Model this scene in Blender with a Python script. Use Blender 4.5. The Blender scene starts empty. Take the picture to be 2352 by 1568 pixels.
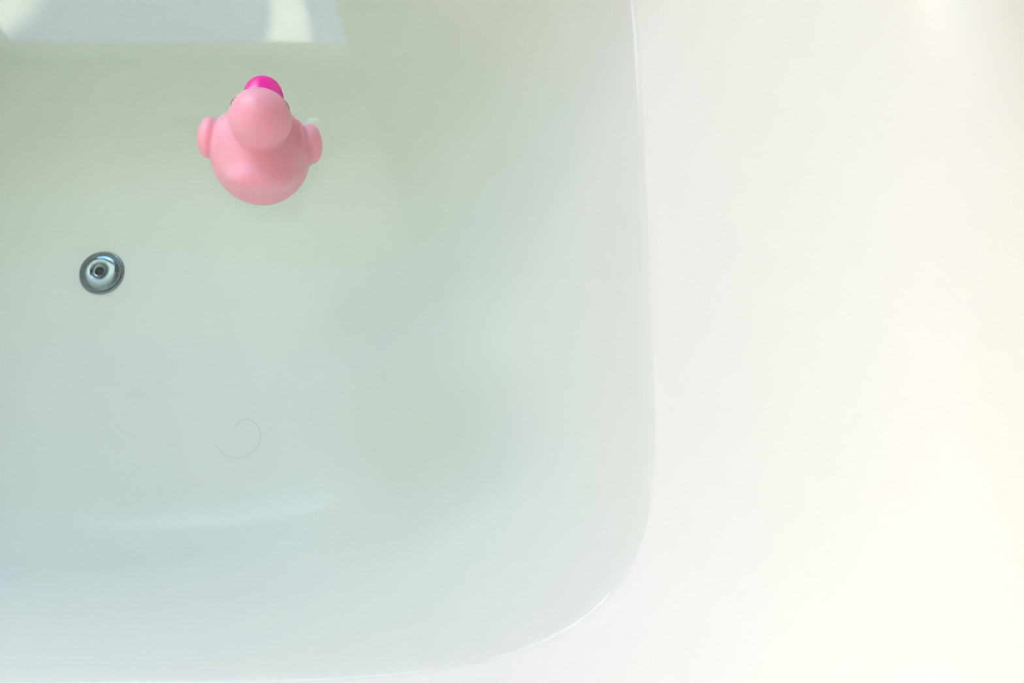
import bpy, math
import numpy as np
from mathutils import Vector, Matrix

S = bpy.context.scene
C = S.collection
WZ = 0.36                      # height of the bath water above the room floor

# ------------------------------------------------------------------ camera
cam_d = bpy.data.cameras.new('camera')
cam = bpy.data.objects.new('camera', cam_d)
C.objects.link(cam)
cam.location = (0, 0, WZ + 0.60)
cam.rotation_euler = (math.radians(15), 0, 0)
cam_d.sensor_width = 36
cam_d.lens = 36 * 2000 / 2352
cam_d.clip_start = 0.01
cam_d.dof.use_dof = True
cam_d.dof.focus_distance = 0.645
cam_d.dof.aperture_fstop = 6.5
S.camera = cam

# ------------------------------------------------------------------ world: pale blue sky with white cloud
SKY = 16.0
w = bpy.data.worlds.new('sky')
S.world = w
w.use_nodes = True
nt = w.node_tree
nt.nodes.clear()
N, L = nt.nodes.new, nt.links.new
out = N('ShaderNodeOutputWorld')
bg = N('ShaderNodeBackground')
tc = N('ShaderNodeTexCoord')
def wmath(op, x, y=None, z=None):
    n = N('ShaderNodeMath')
    n.operation = op
    for k, q in enumerate((x, y, z)):
        if q is None:
            continue
        if isinstance(q, (int, float)):
            n.inputs[k].default_value = q
        else:
            L(q, n.inputs[k])
    return n.outputs[0]


def wstep(x, a, b):
    n = N('ShaderNodeMapRange')
    n.interpolation_type = 'SMOOTHSTEP'
    n.inputs['From Min'].default_value = a
    n.inputs['From Max'].default_value = b
    L(x, n.inputs['Value'])
    return n.outputs['Result']


def wmix(fac, a, b):
    n = N('ShaderNodeMix')
    n.data_type = 'RGBA'
    L(fac, n.inputs['Factor'])
    for k, q in ((6, a), (7, b)):
        if isinstance(q, tuple):
            n.inputs[k].default_value = (*q, 1)
        else:
            L(q, n.inputs[k])
    return n.outputs[2]


BLUE, HAZE, CLOUD = (0.11, 0.175, 0.36), (1.65, 1.51, 1.31), (0.82, 0.84, 0.84)
GROUND = (0.95, 0.92, 0.87)
sep = N('ShaderNodeSeparateXYZ')
L(tc.outputs['Generated'], sep.inputs[0])
no = N('ShaderNodeTexNoise')
no.inputs['Scale'].default_value = 7.0
no.inputs['Detail'].default_value = 3.0
L(tc.outputs['Generated'], no.inputs['Vector'])
sky_col = wmix(wstep(sep.outputs['Z'], 0.62, 0.25), BLUE, HAZE)      # hazy low down, blue higher up
puffs = wstep(no.outputs['Fac'], 0.60, 0.72)
for (dx, dy, dz), (sx, sy, sz), r in (((-0.500, 0.525, 0.69), (1, 0.7, 0.7), 0.055), ((-0.236, 0.565, 0.79), (1.9, 0.6, 0.6), 0.040)):
    v1 = N('ShaderNodeVectorMath')
    v1.operation = 'SUBTRACT'
    L(tc.outputs['Generated'], v1.inputs[0])
    v1.inputs[1].default_value = (dx, dy, dz)
    v2 = N('ShaderNodeVectorMath')
    v2.operation = 'MULTIPLY'
    L(v1.outputs[0], v2.inputs[0])
    v2.inputs[1].default_value = (sx, sy, sz)
    v3 = N('ShaderNodeVectorMath')
    v3.operation = 'LENGTH'
    L(v2.outputs[0], v3.inputs[0])
    d = wmath('ADD', v3.outputs['Value'], wmath('MULTIPLY', wmath('SUBTRACT', no.outputs['Fac'], 0.5), 0.10))
    puffs = wmath('MAXIMUM', puffs, wstep(d, r, r * 0.4))
L(wmix(wstep(sep.outputs['Z'], 0.0, -0.03), wmix(puffs, sky_col, CLOUD), GROUND), bg.inputs['Color'])
bg.inputs['Strength'].default_value = SKY
L(bg.outputs[0], out.inputs['Surface'])

S.view_settings.view_transform = 'Standard'
S.view_settings.look = 'None'
S.view_settings.gamma = 1.0
S.view_settings.use_curve_mapping = False
S.view_settings.exposure = 0.55
S.cycles.max_bounces = 7
S.cycles.diffuse_bounces = 4
S.cycles.glossy_bounces = 3
S.cycles.transparent_max_bounces = 10
S.cycles.use_adaptive_sampling = True
S.cycles.adaptive_threshold = 0.2
S.cycles.adaptive_min_samples = 16


# ------------------------------------------------------------------ helpers
def mat(name, col, rough=0.5, metal=0.0, **kw):
    m = bpy.data.materials.new(name)
    m.use_nodes = True
    b = m.node_tree.nodes['Principled BSDF']
    b.inputs['Base Color'].default_value = (*col, 1)
    b.inputs['Roughness'].default_value = rough
    b.inputs['Metallic'].default_value = metal
    for k, v in kw.items():
        b.inputs[k.replace('_', ' ')].default_value = v
    return m


def vary(m, scale, amount, rough_amount=0.0):
    """fine procedural mottling of a material's own colour"""
    t = m.node_tree
    b = t.nodes['Principled BSDF']
    c = b.inputs['Base Color'].default_value[:]
    n = t.nodes.new('ShaderNodeTexNoise')
    n.inputs['Scale'].default_value = scale
    n.inputs['Detail'].default_value = 4
    o = t.nodes.new('ShaderNodeTexCoord')
    r = t.nodes.new('ShaderNodeValToRGB')
    r.color_ramp.elements[0].position = 0.3
    r.color_ramp.elements[1].position = 0.7
    r.color_ramp.elements[0].color = (*[x * (1 - amount) for x in c[:3]], 1)
    r.color_ramp.elements[1].color = (*[min(1, x * (1 + amount)) for x in c[:3]], 1)
    t.links.new(o.outputs['Object'], n.inputs['Vector'])
    t.links.new(n.outputs['Fac'], r.inputs['Fac'])
    t.links.new(r.outputs['Color'], b.inputs['Base Color'])
    return m


def mesh_obj(name, verts, faces, m, parent=None, smooth=True, loc=None):
    me = bpy.data.meshes.new(name)
    me.from_pydata([tuple(map(float, v)) for v in verts], [], [tuple(map(int, f)) for f in faces])
    me.update()
    if smooth:
        me.polygons.foreach_set('use_smooth', [True] * len(me.polygons))
    me.materials.append(m)
    o = bpy.data.objects.new(name, me)
    C.objects.link(o)
    if parent is not None:
        o.parent = parent
    if loc is not None:
        o.location = loc
    return o


def tag(o, label, cat, group=None):
    o['label'] = label
    o['category'] = cat
    if group:
        o['group'] = group
    return o


def structure(o, label=None):
    o['kind'] = 'structure'
    if label:
        o['label'] = label
    return o


def empty(name, loc):
    o = bpy.data.objects.new(name, None)
    o.empty_display_size = 0.02
    o.location = loc
    C.objects.link(o)
    return o


def prism(polys, t0, t1, to3):
    """2D polygons extruded from depth t0 to t1; to3(u, v, t) -> xyz"""
    V, F = [], []
    for p in polys:
        n, k = len(p), len(V)
        V += [to3(u, v, t0) for u, v in p] + [to3(u, v, t1) for u, v in p]
        F += [tuple(k + i for i in range(n)), tuple(k + n + i for i in reversed(range(n)))]
        F += [(k + i, k + n + i, k + n + (i + 1) % n, k + (i + 1) % n) for i in range(n)]
    return V, F


def ring_strip(rings, close_first=False, close_last=False):
    """skin a list of equal-length closed rings"""
    n = len(rings[0])
    V = [p for r in rings for p in r]
    F = []
    for j in range(len(rings) - 1):
        a, b = j * n, (j + 1) * n
        F += [(a + i, a + (i + 1) % n, b + (i + 1) % n, b + i) for i in range(n)]
    if close_first:
        F.append(tuple(range(n))[::-1])
    if close_last:
        k = (len(rings) - 1) * n
        F.append(tuple(k + i for i in range(n)))
    return V, F


def catmull(xs, ys, q):
    """smooth monotone-ish interpolation through a table"""
    xs, ys, q = np.asarray(xs, float), np.asarray(ys, float), np.asarray(q, float)
    m = np.gradient(ys, xs)
    i = np.clip(np.searchsorted(xs, q) - 1, 0, len(xs) - 2)
    h = xs[i + 1] - xs[i]
    t = (q - xs[i]) / h
    return ((2 * t**3 - 3 * t**2 + 1) * ys[i] + (t**3 - 2 * t**2 + t) * h * m[i]
            + (-2 * t**3 + 3 * t**2) * ys[i + 1] + (t**3 - t**2) * h * m[i + 1])


# ------------------------------------------------------------------ materials
M_wall = vary(mat('painted_plaster', (0.81, 0.81, 0.79), 0.7), 8, 0.02)
M_sage = vary(mat('sage_paint', (0.24, 0.27, 0.24), 0.7), 8, 0.02)
M_ceil = vary(mat('ceiling_paint', (0.885, 0.89, 0.88), 0.8), 6, 0.02)
M_floor = vary(mat('pale_stone_floor', (0.64, 0.62, 0.58), 0.4), 5, 0.06)
M_frame = vary(mat('grey_window_frame', (0.16, 0.18, 0.18), 0.4), 15, 0.03)
M_tub = vary(mat('white_acrylic', (0.835, 0.835, 0.805), 0.2, Specular_IOR_Level=0.12), 3, 0.006)


def glass_like(name, ior, bump=None, absorb=None, skin=(1, 1, 1)):
    m = bpy.data.materials.new(name)
    m.use_nodes = True
    t = m.node_tree
    t.nodes.clear()
    o = t.nodes.new('ShaderNodeOutputMaterial')
    mx = t.nodes.new('ShaderNodeMixShader')
    tr = t.nodes.new('ShaderNodeBsdfTransparent')
    tr.inputs['Color'].default_value = (*skin, 1)
    gl = t.nodes.new('ShaderNodeBsdfGlossy')
    gl.inputs['Roughness'].default_value = 0.0
    # reflectance of a surface that does not bend light: f0 + (1 - f0) (1 - cos)^5, the same from both sides
    f0 = ((ior - 1) / (ior + 1)) ** 2
    ge = t.nodes.new('ShaderNodeNewGeometry')
    dt = t.nodes.new('ShaderNodeVectorMath')
    dt.operation = 'DOT_PRODUCT'
    t.links.new(ge.outputs['Incoming'], dt.inputs[0])
    t.links.new(ge.outputs['Normal'], dt.inputs[1])

    def math_node(op, x, y=None):
        n_ = t.nodes.new('ShaderNodeMath')
        n_.operation = op
        for k_, q_ in enumerate((x, y)):
            if q_ is None:
                continue
            if isinstance(q_, (int, float)):
                n_.inputs[k_].default_value = q_
            else:
                t.links.new(q_, n_.inputs[k_])
        return n_.outputs[0]
    om = math_node('SUBTRACT', 1.0, math_node('ABSOLUTE', dt.outputs['Value']))
    fz = math_node('ADD', math_node('MULTIPLY', math_node('POWER', om, 5.0), 1 - f0), f0)
    t.links.new(fz, mx.inputs[0])
    t.links.new(tr.outputs[0], mx.inputs[1])
    t.links.new(gl.outputs[0], mx.inputs[2])
    t.links.new(mx.outputs[0], o.inputs['Surface'])
    if bump:
        co = t.nodes.new('ShaderNodeTexCoord')
        nz = t.nodes.new('ShaderNodeTexNoise')
        nz.inputs['Scale'].default_value = bump[0]
        nz.inputs['Detail'].default_value = 1.0
        bp = t.nodes.new('ShaderNodeBump')
        bp.inputs['Strength'].default_value = 1.0
        bp.inputs['Distance'].default_value = bump[1]
        t.links.new(co.outputs['Object'], nz.inputs['Vector'])
        t.links.new(nz.outputs['Fac'], bp.inputs['Height'])
        t.links.new(bp.outputs[0], gl.inputs['Normal'])
    if absorb:
        va = t.nodes.new('ShaderNodeVolumeAbsorption')
        va.inputs['Color'].default_value = (*absorb[0], 1)
        va.inputs['Density'].default_value = absorb[1]
        t.links.new(va.outputs[0], o.inputs['Volume'])
    return m


M_water = glass_like('bath_water', 1.333, None, ((0.24, 0.93, 0.43), 0.38), (0.975, 0.982, 0.978))
M_glass = glass_like('window_glass', 1.45)

# ------------------------------------------------------------------ the room
X0, X1, Y0, Y1, H = -2.6, 1.7, -1.5, 1.6, 2.5
T = 0.07


def box_verts(a, b):
    (x0, y0, z0), (x1, y1, z1) = a, b
    return prism([[(x0, y0), (x1, y0), (x1, y1), (x0, y1)]], z0, z1, lambda u, v, t: (u, v, t))


def wall_with_opening(name, u0, u1, opening, t0, t1, to3, label):
    """opening: lower left, lower right, upper right, upper left, as (u, v)"""
    ll, lr, ur, ul = opening
    polys = [
        [(u0, 0), (ll[0], 0), (ll[0], H), (u0, H)],
        [(lr[0], 0), (u1, 0), (u1, H), (lr[0], H)],
        [(ll[0], 0), (lr[0], 0), lr, ll],
        [ul, ur, (ur[0], H), (ul[0], H)],
    ]
    V, F = prism(polys, t0, t1, to3)
    return structure(mesh_obj(name, V, F, M_sage, smooth=False), label)


def window(name, opening, tmid, to3, label):
    cu = sum(p[0] for p in opening) / len(opening)
    cv = sum(p[1] for p in opening) / len(opening)

    def inset(d):
        n, res = len(opening), []
        for i in range(n):
            p, q, r = (Vector(opening[i - 1]), Vector(opening[i]), Vector(opening[(i + 1) % n]))
            e1, e2 = (q - p).normalized(), (r - q).normalized()
            n1, n2 = Vector((-e1.y, e1.x)), Vector((-e2.y, e2.x))
            b = (n1 + n2).normalized()
            res.append(q + b * (d / max(0.3, b.dot(n1))))
        return [tuple(v) for v in res]
    o_, i_ = inset(0.001), inset(0.030)
    n = len(o_)
    polys = [[o_[k], o_[(k + 1) % n], i_[(k + 1) % n], i_[k]] for k in range(n)]
    V, F = prism(polys, tmid - 0.03, tmid + 0.03, to3)
    root = mesh_obj(name, V, F, M_frame, smooth=False)
    structure(root, label)
    g = inset(0.026)
    V, F = prism([g], tmid - 0.004, tmid + 0.004, to3)
    mesh_obj('window_pane', V, F, M_glass, root, smooth=False)
    return root


back3 = lambda u, v, t: (u, Y1 + t, v)
open1 = [(-1.64, 1.15), (-0.38, 1.15), (-0.38, 2.255), (-1.64, 2.255)]
wall_with_opening('wall_back', X0 - T, X1 + T, open1, 0, T, back3, 'sage painted wall behind the bath with a window')
V, F = box_verts((X0 - T, Y0, 0), (X0, Y1, H))
structure(mesh_obj('wall_left', V, F, M_wall, smooth=False))
V, F = box_verts((X1, Y0, 0), (X1 + T, Y1, H))
structure(mesh_obj('wall_right', V, F, M_sage, smooth=False))
V, F = box_verts((X0 - T, Y0 - T, 0), (X1 + T, Y0, H))
structure(mesh_obj('wall_front', V, F, M_wall, smooth=False))
V, F = box_verts((X0 - T, Y0 - T, -0.1), (X1 + T, Y1 + T, 0))
structure(mesh_obj('floor', V, F, M_floor, smooth=False))
V, F = box_verts((X0 - T, Y0 - T, H), (X1 + T, Y1 + T, H + 0.1))
structure(mesh_obj('ceiling', V, F, M_ceil, smooth=False))
V, F = box_verts((-0.305, 0.95, 0), (X1, Y1, H))  # wall return added to shade the bath's far right; also crops the mirrored window
structure(mesh_obj('added_wall_return', V, F, M_sage, smooth=False), 'added sage wall return, shades the bath and edges the mirrored window')
window('window_1', open1, T * 0.45, back3, 'grey framed window mirrored in the bath water')


def portal(loc, rot, sx, sy):
    d = bpy.data.lights.new('window_portal', 'AREA')
    d.shape = 'RECTANGLE'
    d.size, d.size_y = sx, sy
    d.cycles.is_portal = True
    o = bpy.data.objects.new('window_portal', d)
    o.location, o.rotation_euler = loc, rot
    C.objects.link(o)


portal(((open1[0][0] + open1[1][0]) / 2, Y1 + T, 1.71), (math.radians(-90), 0, 0), 1.26, 1.12)

# ------------------------------------------------------------------ the bathtub
CX, CY, NL = -0.45, 0.26, 2.7      # where the two ends meet, the long axis, roundness of the drain end
#        h      x right  x left  half width  squareness of the sloping end
TAB = [(-0.200, -0.190, -0.535, 0.175, 3.2),
       (-0.196, -0.135, -0.566, 0.212, 3.5),
       (-0.182, -0.095, -0.590, 0.236, 3.8),
       (-0.150, -0.045, -0.611, 0.257, 4.3),
       (-0.100,  0.010, -0.631, 0.283, 4.9),
       (-0.050,  0.056, -0.648, 0.307, 5.5),
       (0.000,   0.0985, -0.663, 0.328, 6.1),
       (0.050,   0.137, -0.678, 0.347, 6.1),
       (0.100,   0.173, -0.693, 0.365, 6.0),
       (0.150,   0.208, -0.708, 0.384, 5.9),
       (0.185,   0.238, -0.724, 0.402, 5.8),
       (0.204,   0.266, -0.744, 0.422, 5.6),
       (0.211,   0.302, -0.772, 0.449, 5.5)]
TABA = np.array(TAB)
# interpolate against arc length so that the flat fillet and the rolled rim stay smooth
sarc = np.r_[0, np.cumsum(np.hypot(np.diff(TABA[:, 0]), np.diff(TABA[:, 1])))]
NA = 320
ANG = np.linspace(0, 2 * math.pi, NA, endpoint=False)


def outline(xr, xl, b, n, th, grow=0.0):
    """points of the tub's plan at angles th: a squarish sloping end and a rounder drain end"""
    c, s = np.cos(th), np.sin(th)
    ex = np.where(c >= 0, n, NL)
    ax_ = np.where(c >= 0, xr - CX, CX - xl) + grow
    r = (np.abs(c)**ex + np.abs(s)**ex)**(-1 / ex)
    return np.c_[CX + ax_ * r * c, CY + (b + grow) * r * s]


def contour(xr, xl, b, n, h, grow=0.0):
    return np.c_[outline(xr, xl, b, n, ANG, grow), np.full(NA, WZ + h)]


def level_rings(s_list, grow=0.0):
    cols = [catmull(sarc, TABA[:, k], s_list) for k in range(5)]
    return [contour(cols[1][i], cols[2][i], cols[3][i], cols[4][i], cols[0][i], grow) for i in range(len(s_list))]


def s_of_h(h):
    ss = np.linspace(0, sarc[-1], 4000)
    hh = catmull(sarc, TABA[:, 0], ss)
    return float(np.interp(h, hh, ss))


inner = level_rings(np.linspace(0, sarc[-1], 90))
first = inner[0]
ctr = np.array([-0.40, CY, WZ - 0.2025])
inlay = [ctr + (first - ctr) * k for k in (0.02, 0.2, 0.4, 0.6, 0.8, 0.93)]
last = inner[-1]
lc = np.array([(last[:, 0].max() + last[:, 0].min()) / 2, CY, 0])


def out_ring(d, h):
    a, b = (last[:, 0].max() - last[:, 0].min()) / 2, (last[:, 1].max() - last[:, 1].min()) / 2
    q = last.copy()
    q[:, 0] = lc[0] + (last[:, 0] - lc[0]) * (a + d) / a
    q[:, 1] = CY + (last[:, 1] - CY) * (b + d) / b
    q[:, 2] = h
    return q


ztop = last[0, 2]
outer = [out_ring(0.020, ztop + 0.0015), out_ring(0.032, ztop - 0.001), out_ring(0.039, ztop - 0.007),
         out_ring(0.041, ztop - 0.016), out_ring(0.036, ztop - 0.028), out_ring(0.026, ztop - 0.036),
         out_ring(0.012, ztop - 0.06), out_ring(-0.01, ztop - 0.16), out_ring(-0.045, 0.22),
         out_ring(-0.085, 0.08), out_ring(-0.105, 0.02), out_ring(-0.115, 0.0)]
V, F = ring_strip([*inlay, *inner, *outer], close_first=True, close_last=True)
tub = mesh_obj('bathtub', V, F, M_tub)
tag(tub, 'white acrylic bathtub with a sloping end, filled with water', 'bathtub')


# ------------------------------------------------------------------ implicit surfaces for moulded shapes
def ell(p, c, r, rot=None):
    q = p - np.array(c)
    if rot is not None:
        q = q @ rot
    k0 = np.linalg.norm(q / r, axis=-1)
    k1 = np.linalg.norm(q / np.square(r), axis=-1)
    return k0 * (k0 - 1) / np.maximum(k1, 1e-9)


def smin(a, b, k):
    h = np.clip(0.5 + 0.5 * (b - a) / k, 0, 1)
    return b * (1 - h) + a * h - k * h * (1 - h)


def rotm(ax, deg):
    a = math.radians(deg)
    c, s = math.cos(a), math.sin(a)
    return np.array({'x': [[1, 0, 0], [0, c, -s], [0, s, c]],
                     'y': [[c, 0, s], [0, 1, 0], [-s, 0, c]],
                     'z': [[c, -s, 0], [s, c, 0], [0, 0, 1]]}[ax])


def polygonise(f, lo, hi, step):
    lo, hi = np.array(lo), np.array(hi)
    ax = [np.arange(lo[i], hi[i] + step, step) for i in range(3)]
    G = np.stack(np.meshgrid(*ax, indexing='ij'), -1)
    D = f(G.reshape(-1, 3)).reshape(G.shape[:3])
    nx, ny, nz = D.shape
    acc = np.zeros((nx - 1, ny - 1, nz - 1, 3))
    cnt = np.zeros((nx - 1, ny - 1, nz - 1))
    offs = [(0, 0), (0, 1), (1, 0), (1, 1)]
    for axis in range(3):
        for a, b in offs:
            s0 = [slice(0, -1)] * 3
            s1 = [slice(0, -1)] * 3
            o = [0, 0, 0]
            oth = [k for k in range(3) if k != axis]
            for k, v in zip(oth, (a, b)):
                o[k] = v
                s0[k] = s1[k] = slice(v, D.shape[k] - 1 + v)
            s1[axis] = slice(1, None)
            d0, d1 = D[tuple(s0)], D[tuple(s1)]
            cr = (d0 < 0) != (d1 < 0)
            t = np.where(cr, d0 / np.where(cr, d0 - d1, 1), 0)
            P = np.zeros(acc.shape)
            for k in range(3):
                P[..., k] = o[k]
            P[..., axis] = t
            acc += np.where(cr[..., None], P, 0)
            cnt += cr
    act = cnt > 0
    idx = -np.ones(act.shape, int)
    idx[act] = np.arange(act.sum())
    cells = np.argwhere(act)
    verts = lo + (cells + acc[act] / cnt[act][:, None]) * step
    faces = []
    for axis in range(3):
        u, v = [(1, 2), (2, 0), (0, 1)][axis]
        s0 = [slice(1, -1)] * 3
        s1 = [slice(1, -1)] * 3
        s0[axis], s1[axis] = slice(0, -1), slice(1, None)
        d0, d1 = D[tuple(s0)], D[tuple(s1)]
        for flip in (False, True):
            e = np.argwhere((d0 >= 0) & (d1 < 0) if flip else (d0 < 0) & (d1 >= 0))
            if not len(e):
                continue
            e = e.copy()
            for k in range(3):
                if k != axis:
                    e[:, k] += 1
            eu, ev = np.eye(3, dtype=int)[u], np.eye(3, dtype=int)[v]
            q = [idx[tuple((e - a * eu - b * ev).T)] for a, b in ((1, 1), (0, 1), (0, 0), (1, 0))]
            q = np.stack(q if not flip else q[::-1], 1)
            faces.append(q)
    faces = np.concatenate(faces)
    for _ in range(3):
        d = f(verts)
        g = np.stack([(f(verts + e) - f(verts - e)) / 4e-4 for e in np.eye(3) * 2e-4], -1)
        verts = verts - np.clip(d, -step, step)[:, None] * g / np.maximum((g * g).sum(1), 0.2)[:, None]
    return verts, faces


# ------------------------------------------------------------------ the rubber duck (+Y is forward, z = 0 at its waterline)
DUCK = np.array([-0.1877, 0.3041, WZ + 0.008])     # middle of its round body
ROLL, YAW = 15.0, 4.0                              # it floats leaning over to its right
DR3 = rotm('z', YAW) @ rotm('y', ROLL)             # duck axes -> room axes
HEAD = np.array([0.0, 0.0075, 0.0374])
HR = 0.0219


def duck_sdf(p):
    """+Y is forward, the origin is the middle of the body"""
    d = ell(p, (0, 0.0, 0.0), (0.0362, 0.0398, 0.0310))
    tail = ell(p, (0, -0.0290, 0.0185), (0.0210, 0.0110, 0.0075), rotm('x', -45))
    d = smin(d, tail, 0.012)
    neck = ell(p, (0, 0.0095, 0.0200), (0.0140, 0.0140, 0.0190))
    d = smin(d, neck, 0.006)
    for s in (-1, 1):
        d = smin(d, ell(p, (s * 0.0285, 0.0055, 0.0125), (0.0036, 0.0150, 0.0080), rotm('z', s * 6)), 0.0050)
        d = smin(d, ell(p, (s * 0.0368, 0.0085, 0.0035), (0.0082, 0.0152, 0.0138), rotm('z', s * 5)), 0.0026)
    d = smin(d, ell(p, HEAD, (HR, HR, HR * 0.98)), 0.003)
    return d


M_duck = mat('pink_rubber', (1.0, 0.45, 0.55), 0.34, Specular_IOR_Level=0.4,
             Subsurface_Weight=1.0, Subsurface_Scale=0.016)
M_duck.node_tree.nodes['Principled BSDF'].inputs['Subsurface Radius'].default_value = (1.0, 0.14, 0.18)
vary(M_duck, 40, 0.012)
M_beak = vary(mat('magenta_paint', (1.0, 0.03, 0.40), 0.2), 60, 0.03)
M_eye = mat('dark_eye_paint', (0.10, 0.02, 0.04), 0.4)

duck = empty('rubber_duck', DUCK)
duck.rotation_euler = Matrix(DR3.tolist()).to_euler()
tag(duck, 'pink rubber duck with a magenta bill floating on the water', 'toy')
V, F = polygonise(duck_sdf, (-0.056, -0.054, -0.036), (0.056, 0.048, 0.066), 0.0013)
mesh_obj('duck_body', V, F, M_duck, duck)


def beak_sdf(p):
    q = p - HEAD - np.array([0.002, 0, 0])
    up = ell(q, (0, 0.0215, -0.0040), (0.0135, 0.0148, 0.0060), rotm('x', 8))
    lo = ell(q, (0, 0.0195, -0.0080), (0.0118, 0.0125, 0.0042), rotm('x', -4))
    root = ell(q, (0, 0.0150, -0.0040), (0.0128, 0.0120, 0.0080))
    return smin(smin(up, lo, 0.0015), root, 0.006)


V, F = polygonise(beak_sdf, (-0.018, 0.004, 0.016), (0.018, 0.052, 0.046), 0.0008)
bk = mesh_obj('bill', V, F, M_beak, duck)
bk['label'] = 'glossy magenta bill'


def tube(path, rad, sides=6):
    path = np.array(path, float)
    rings = []
    tang = np.gradient(path, axis=0)
    for i, p in enumerate(path):
        t = tang[i] / np.linalg.norm(tang[i])
        a = np.cross(t, (0, 0, 1) if abs(t[2]) < 0.9 else (1, 0, 0))
        a /= np.linalg.norm(a)
        b = np.cross(t, a)
        r = rad[i] if np.ndim(rad) else rad
        rings.append([p + r * (math.cos(q) * a + math.sin(q) * b) for q in np.linspace(0, 2 * math.pi, sides, endpoint=False)])
    return ring_strip(rings, True, True)


def on_head(az, el, lift=0.0):
    """az from straight ahead towards +x, el above the horizon, on the head ball"""
    a, e = math.radians(az), math.radians(el)
    d = np.array([math.sin(a) * math.cos(e), math.cos(a) * math.cos(e), math.sin(e)])
    return HEAD + d * (np.array([HR, HR, HR * 0.97]) + lift)


for s in (-1, 1):
    rings = []
    for k in (0.05, 0.5, 0.85, 1.0, 1.05):
        rings.append([on_head(s * (60 + 7 * k * math.cos(q)), 8 + 10 * k * math.sin(q),
                              0.0003 if k < 1 else (0.0002 if k == 1 else -0.0006))
                      for q in np.linspace(0, 2 * math.pi, 20, endpoint=False)])
    V, F = ring_strip(rings, True, False)
    eye = mesh_obj('eye', V, F, M_eye, duck)
    eye['label'] = 'dark painted eye with lashes'
    for k, (a0, e0, da, de) in enumerate(((58, 20, 2, 14), (62, 20, 9, 13), (66, 17, 14, 9))):
        pa = [on_head(s * (a0 + da * t), e0 + de * t, 0.00002) for t in np.linspace(0, 1, 6)]
        V, F = tube(pa, np.linspace(0.00034, 0.00012, 6))
        mesh_obj('eyelash', V, F, M_eye, eye)

# ------------------------------------------------------------------ the bath water
NW = 420
WA = np.linspace(0, 2 * math.pi, NW, endpoint=False)
dirs = np.c_[np.cos(WA), np.sin(WA)]
# the duck's outline where it meets the water
rr = np.linspace(0.02, 0.07, 400)
P = dirs[:, None, :] * rr[None, :, None]
rin = np.zeros(NW)
for zz in (0.0, 0.002, 0.004):
    Q = np.concatenate([P, np.full((*P.shape[:2], 1), WZ + zz - DUCK[2])], -1) @ DR3      # room axes -> duck axes
    D = duck_sdf(Q.reshape(-1, 3)).reshape(P.shape[:2])
    rin = np.maximum(rin, [rr[np.max(np.where(D[i] < 0)[0])] for i in range(NW)])
for _ in range(4):
    rin = (np.roll(rin, 1) + rin * 2 + np.roll(rin, -1)) / 4
c2 = DUCK[:2]
# the waterline on the tub
xr, xl, bw, nw = TAB[6][1:]
lo_, hi_ = np.zeros(NW), np.full(NW, 2.0)
for _ in range(50):
    mid = (lo_ + hi_) / 2
    p = c2 + dirs * mid[:, None]
    rt = p[:, 0] >= CX
    e_ = np.where(rt, nw, NL)
    ins = np.abs((p[:, 0] - CX) / np.where(rt, xr - CX, CX - xl))**e_ + np.abs((p[:, 1] - CY) / bw)**e_ < 1
    lo_, hi_ = np.where(ins, mid, lo_), np.where(ins, hi_, mid)
rout = lo_
edge_in = dirs * rin[:, None] + c2
edge_out = dirs * rout[:, None] + c2


def near(pts, line):
    a, b = line, np.roll(line, -1, 0)
    ab = b - a
    res = np.full(len(pts), 9.0)
    for i in range(0, len(pts), 2000):
        p = pts[i:i + 2000, None, :]
        t = np.clip(((p - a) * ab).sum(-1) / (ab * ab).sum(-1), 0, 1)
        res[i:i + 2000] = np.linalg.norm(p - (a + ab * t[..., None]), axis=-1).min(1)
    return res


tt = [-0.003, 0, 0.0006, 0.0012, 0.002, 0.003, 0.0042, 0.0058, 0.008, 0.011, 0.015, 0.02, 0.027]
rings = []
spans = [('in', v) for v in tt] + [('mid', v) for v in np.linspace(0.03, 0.97, 40)] + [('out', v) for v in tt[::-1]]
for kind, v in spans:
    if kind == 'in':
        r = rin + v
    elif kind == 'out':
        r = rout - v * np.minimum(3.0, 1.0 + 0 * rout)
    else:
        a_, b_ = rin + 0.027, rout - 0.027
        r = a_ + (b_ - a_) * v
    q = c2 + dirs * r[:, None]
    if kind == 'in' and v <= 0:
        z = np.full(NW, 0.0024)
    elif kind == 'out' and v <= 0:
        z = np.full(NW, 0.0020)
    else:
        z = 0.0024 * np.exp(-near(q, edge_in) / 0.0026) + 0.0020 * np.exp(-near(q, edge_out) / 0.0020)
    z = z + 9e-6 * np.sin(70 * q[:, 0] + 25 * q[:, 1]) + 7e-6 * np.sin(55 * q[:, 1] - 38 * q[:, 0] + 1.3)   # hardly a ripple
    rings.append(np.c_[q, WZ + z])
# the hollow the duck sits in (inside its hull) and the body of water down inside the tub's shell
hollow = [np.c_[c2 + dirs * (rin * k)[:, None], np.full(NW, WZ + h)] for k, h in
          ((0.3, -0.022), (0.6, -0.018), (0.8, -0.010), (0.88, -0.002))]
hull = []
for h in (-0.004, -0.03, -0.07, -0.11, -0.15, -0.18, -0.194, -0.2005, -0.2035):
    s_ = s_of_h(max(h, -0.1995))
    col = [float(catmull(sarc, TABA[:, k], [s_])[0]) for k in range(5)]
    e0 = (edge_out[:, 0] - CX) / np.where(edge_out[:, 0] >= CX, xr - CX, CX - xl)
    th = np.arctan2((edge_out[:, 1] - CY) / bw, e0)
    hull.append(np.c_[outline(*col[1:], th, 0.003), np.full(NW, WZ + h - 0.002)])
V, F = ring_strip([*hollow, *rings, *hull], True, True)
F = [f[::-1] for f in F]
water = mesh_obj('bath_water', V, F, M_water)
tag(water, 'clear pale green still bath water filling the white tub', 'water')


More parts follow.
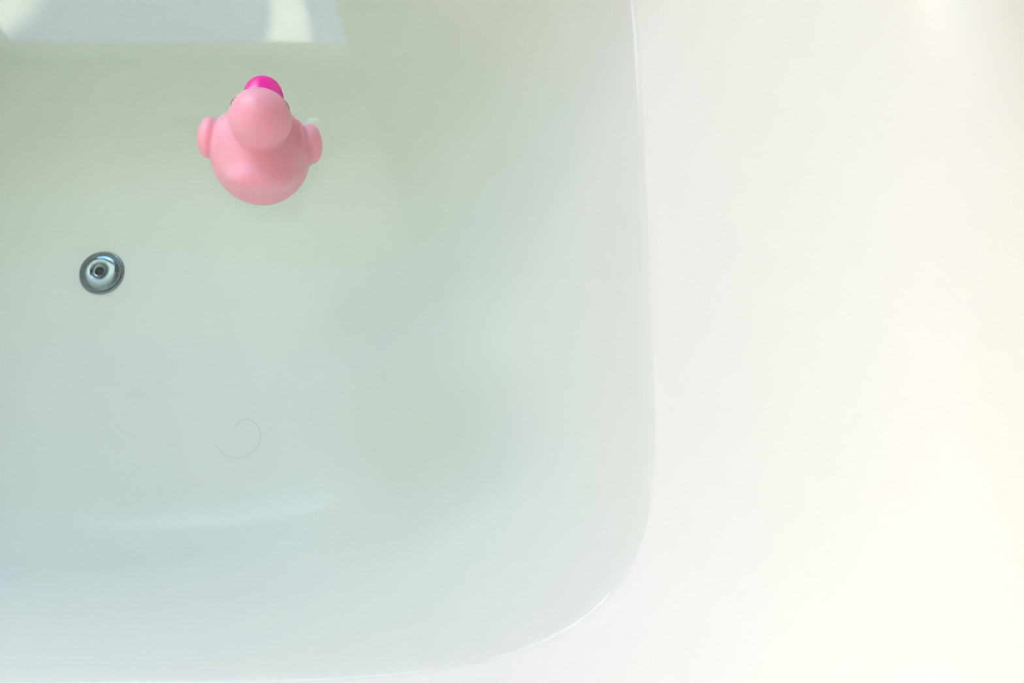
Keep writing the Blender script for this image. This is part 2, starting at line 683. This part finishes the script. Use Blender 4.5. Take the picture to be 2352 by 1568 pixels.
# ------------------------------------------------------------------ the drain stopper
M_chrome = vary(mat('chrome', (0.20, 0.265, 0.31), 0.05, 1.0), 120, 0.03)
M_dark = mat('dark_socket', (0.012, 0.018, 0.03), 0.5)
DR = np.array([-0.3994, 0.284, WZ - 0.2025])


def lathe(profile, n=64, hexa=()):
    rings = []
    for i, (r, z) in enumerate(profile):
        q = np.linspace(0, 2 * math.pi, n, endpoint=False)
        k = np.ones(n)
        if i in hexa:
            k = math.cos(math.pi / 6) / np.cos((q % (math.pi / 3)) - math.pi / 6)
        rings.append(np.c_[r * k * np.cos(q), r * k * np.sin(q), np.full(n, z)])
    return ring_strip(rings, False, True)


drain = empty('drain_stopper', DR)
tag(drain, 'round chrome drain stopper with a dark centre screw on the tub floor', 'drain')
V, F = lathe([(0.0160, 0.0), (0.0216, 0.0), (0.0220, 0.0006), (0.0217, 0.0014), (0.0208, 0.0018), (0.0196, 0.0018), (0.0188, 0.0008), (0.0160, 0.0006)])
mesh_obj('flange', V, F, M_chrome, drain)
prof = [(0.0160, 0.0008), (0.0190, 0.0017), (0.0201, 0.0027), (0.0204, 0.0037), (0.0200, 0.0049), (0.0190, 0.0060),
        (0.0172, 0.0069), (0.0148, 0.0076), (0.0118, 0.0080), (0.0092, 0.0080), (0.0078, 0.0077), (0.0070, 0.0071),
        (0.0063, 0.0066), (0.0056, 0.0063), (0.0050, 0.0062), (0.0046, 0.0061)]
V, F = lathe(prof)
F = F[:-1]
mesh_obj('stopper_cap', V, F, M_chrome, drain)
V, F = lathe([(0.0047, 0.0062), (0.0042, 0.0061), (0.0040, 0.0058), (0.0038, 0.0015)], 60, (1, 2, 3))
sk = mesh_obj('screw_socket', V, F, M_dark, drain)
sk['label'] = 'dark hexagonal screw socket'

# ------------------------------------------------------------------ small debris on the water
M_hair = mat('grey_hair', (0.42, 0.43, 0.40), 0.5)
CT, ST = math.cos(math.radians(15)), math.sin(math.radians(15))


def on_water(x, y, lift=0.0):
    """a point of the water's surface, from its place in the photograph"""
    u, v = x - 1176, 784 - y
    fy, dn = v * CT + 2000 * ST, 2000 * CT - v * ST
    k = (0.60 - lift) / dn
    return np.array([u * k, fy * k, WZ + lift])


hp = np.array([(541, 978), (546, 972), (555, 965), (567, 962), (578, 965), (588, 973), (595, 984), (598.5, 997), (597, 1012),
               (591, 1026), (580, 1038), (563, 1048), (545, 1052), (526, 1048), (509, 1038), (500, 1029), (493, 1020)], float)
s_ = np.r_[0, np.cumsum(np.linalg.norm(np.diff(hp, axis=0), axis=1))]
q_ = np.linspace(0, s_[-1], 60)
hx, hy = catmull(s_, hp[:, 0], q_), catmull(s_, hp[:, 1], q_)
base = on_water(545, 1005, 0.0002)
V, F = tube([on_water(a, b, 0.0002) - base for a, b in zip(hx, hy)], 0.00010, 5)
tag(mesh_obj('hair', V, F, M_hair, loc=base), 'single thin grey curled hair floating on the bath water', 'hair')
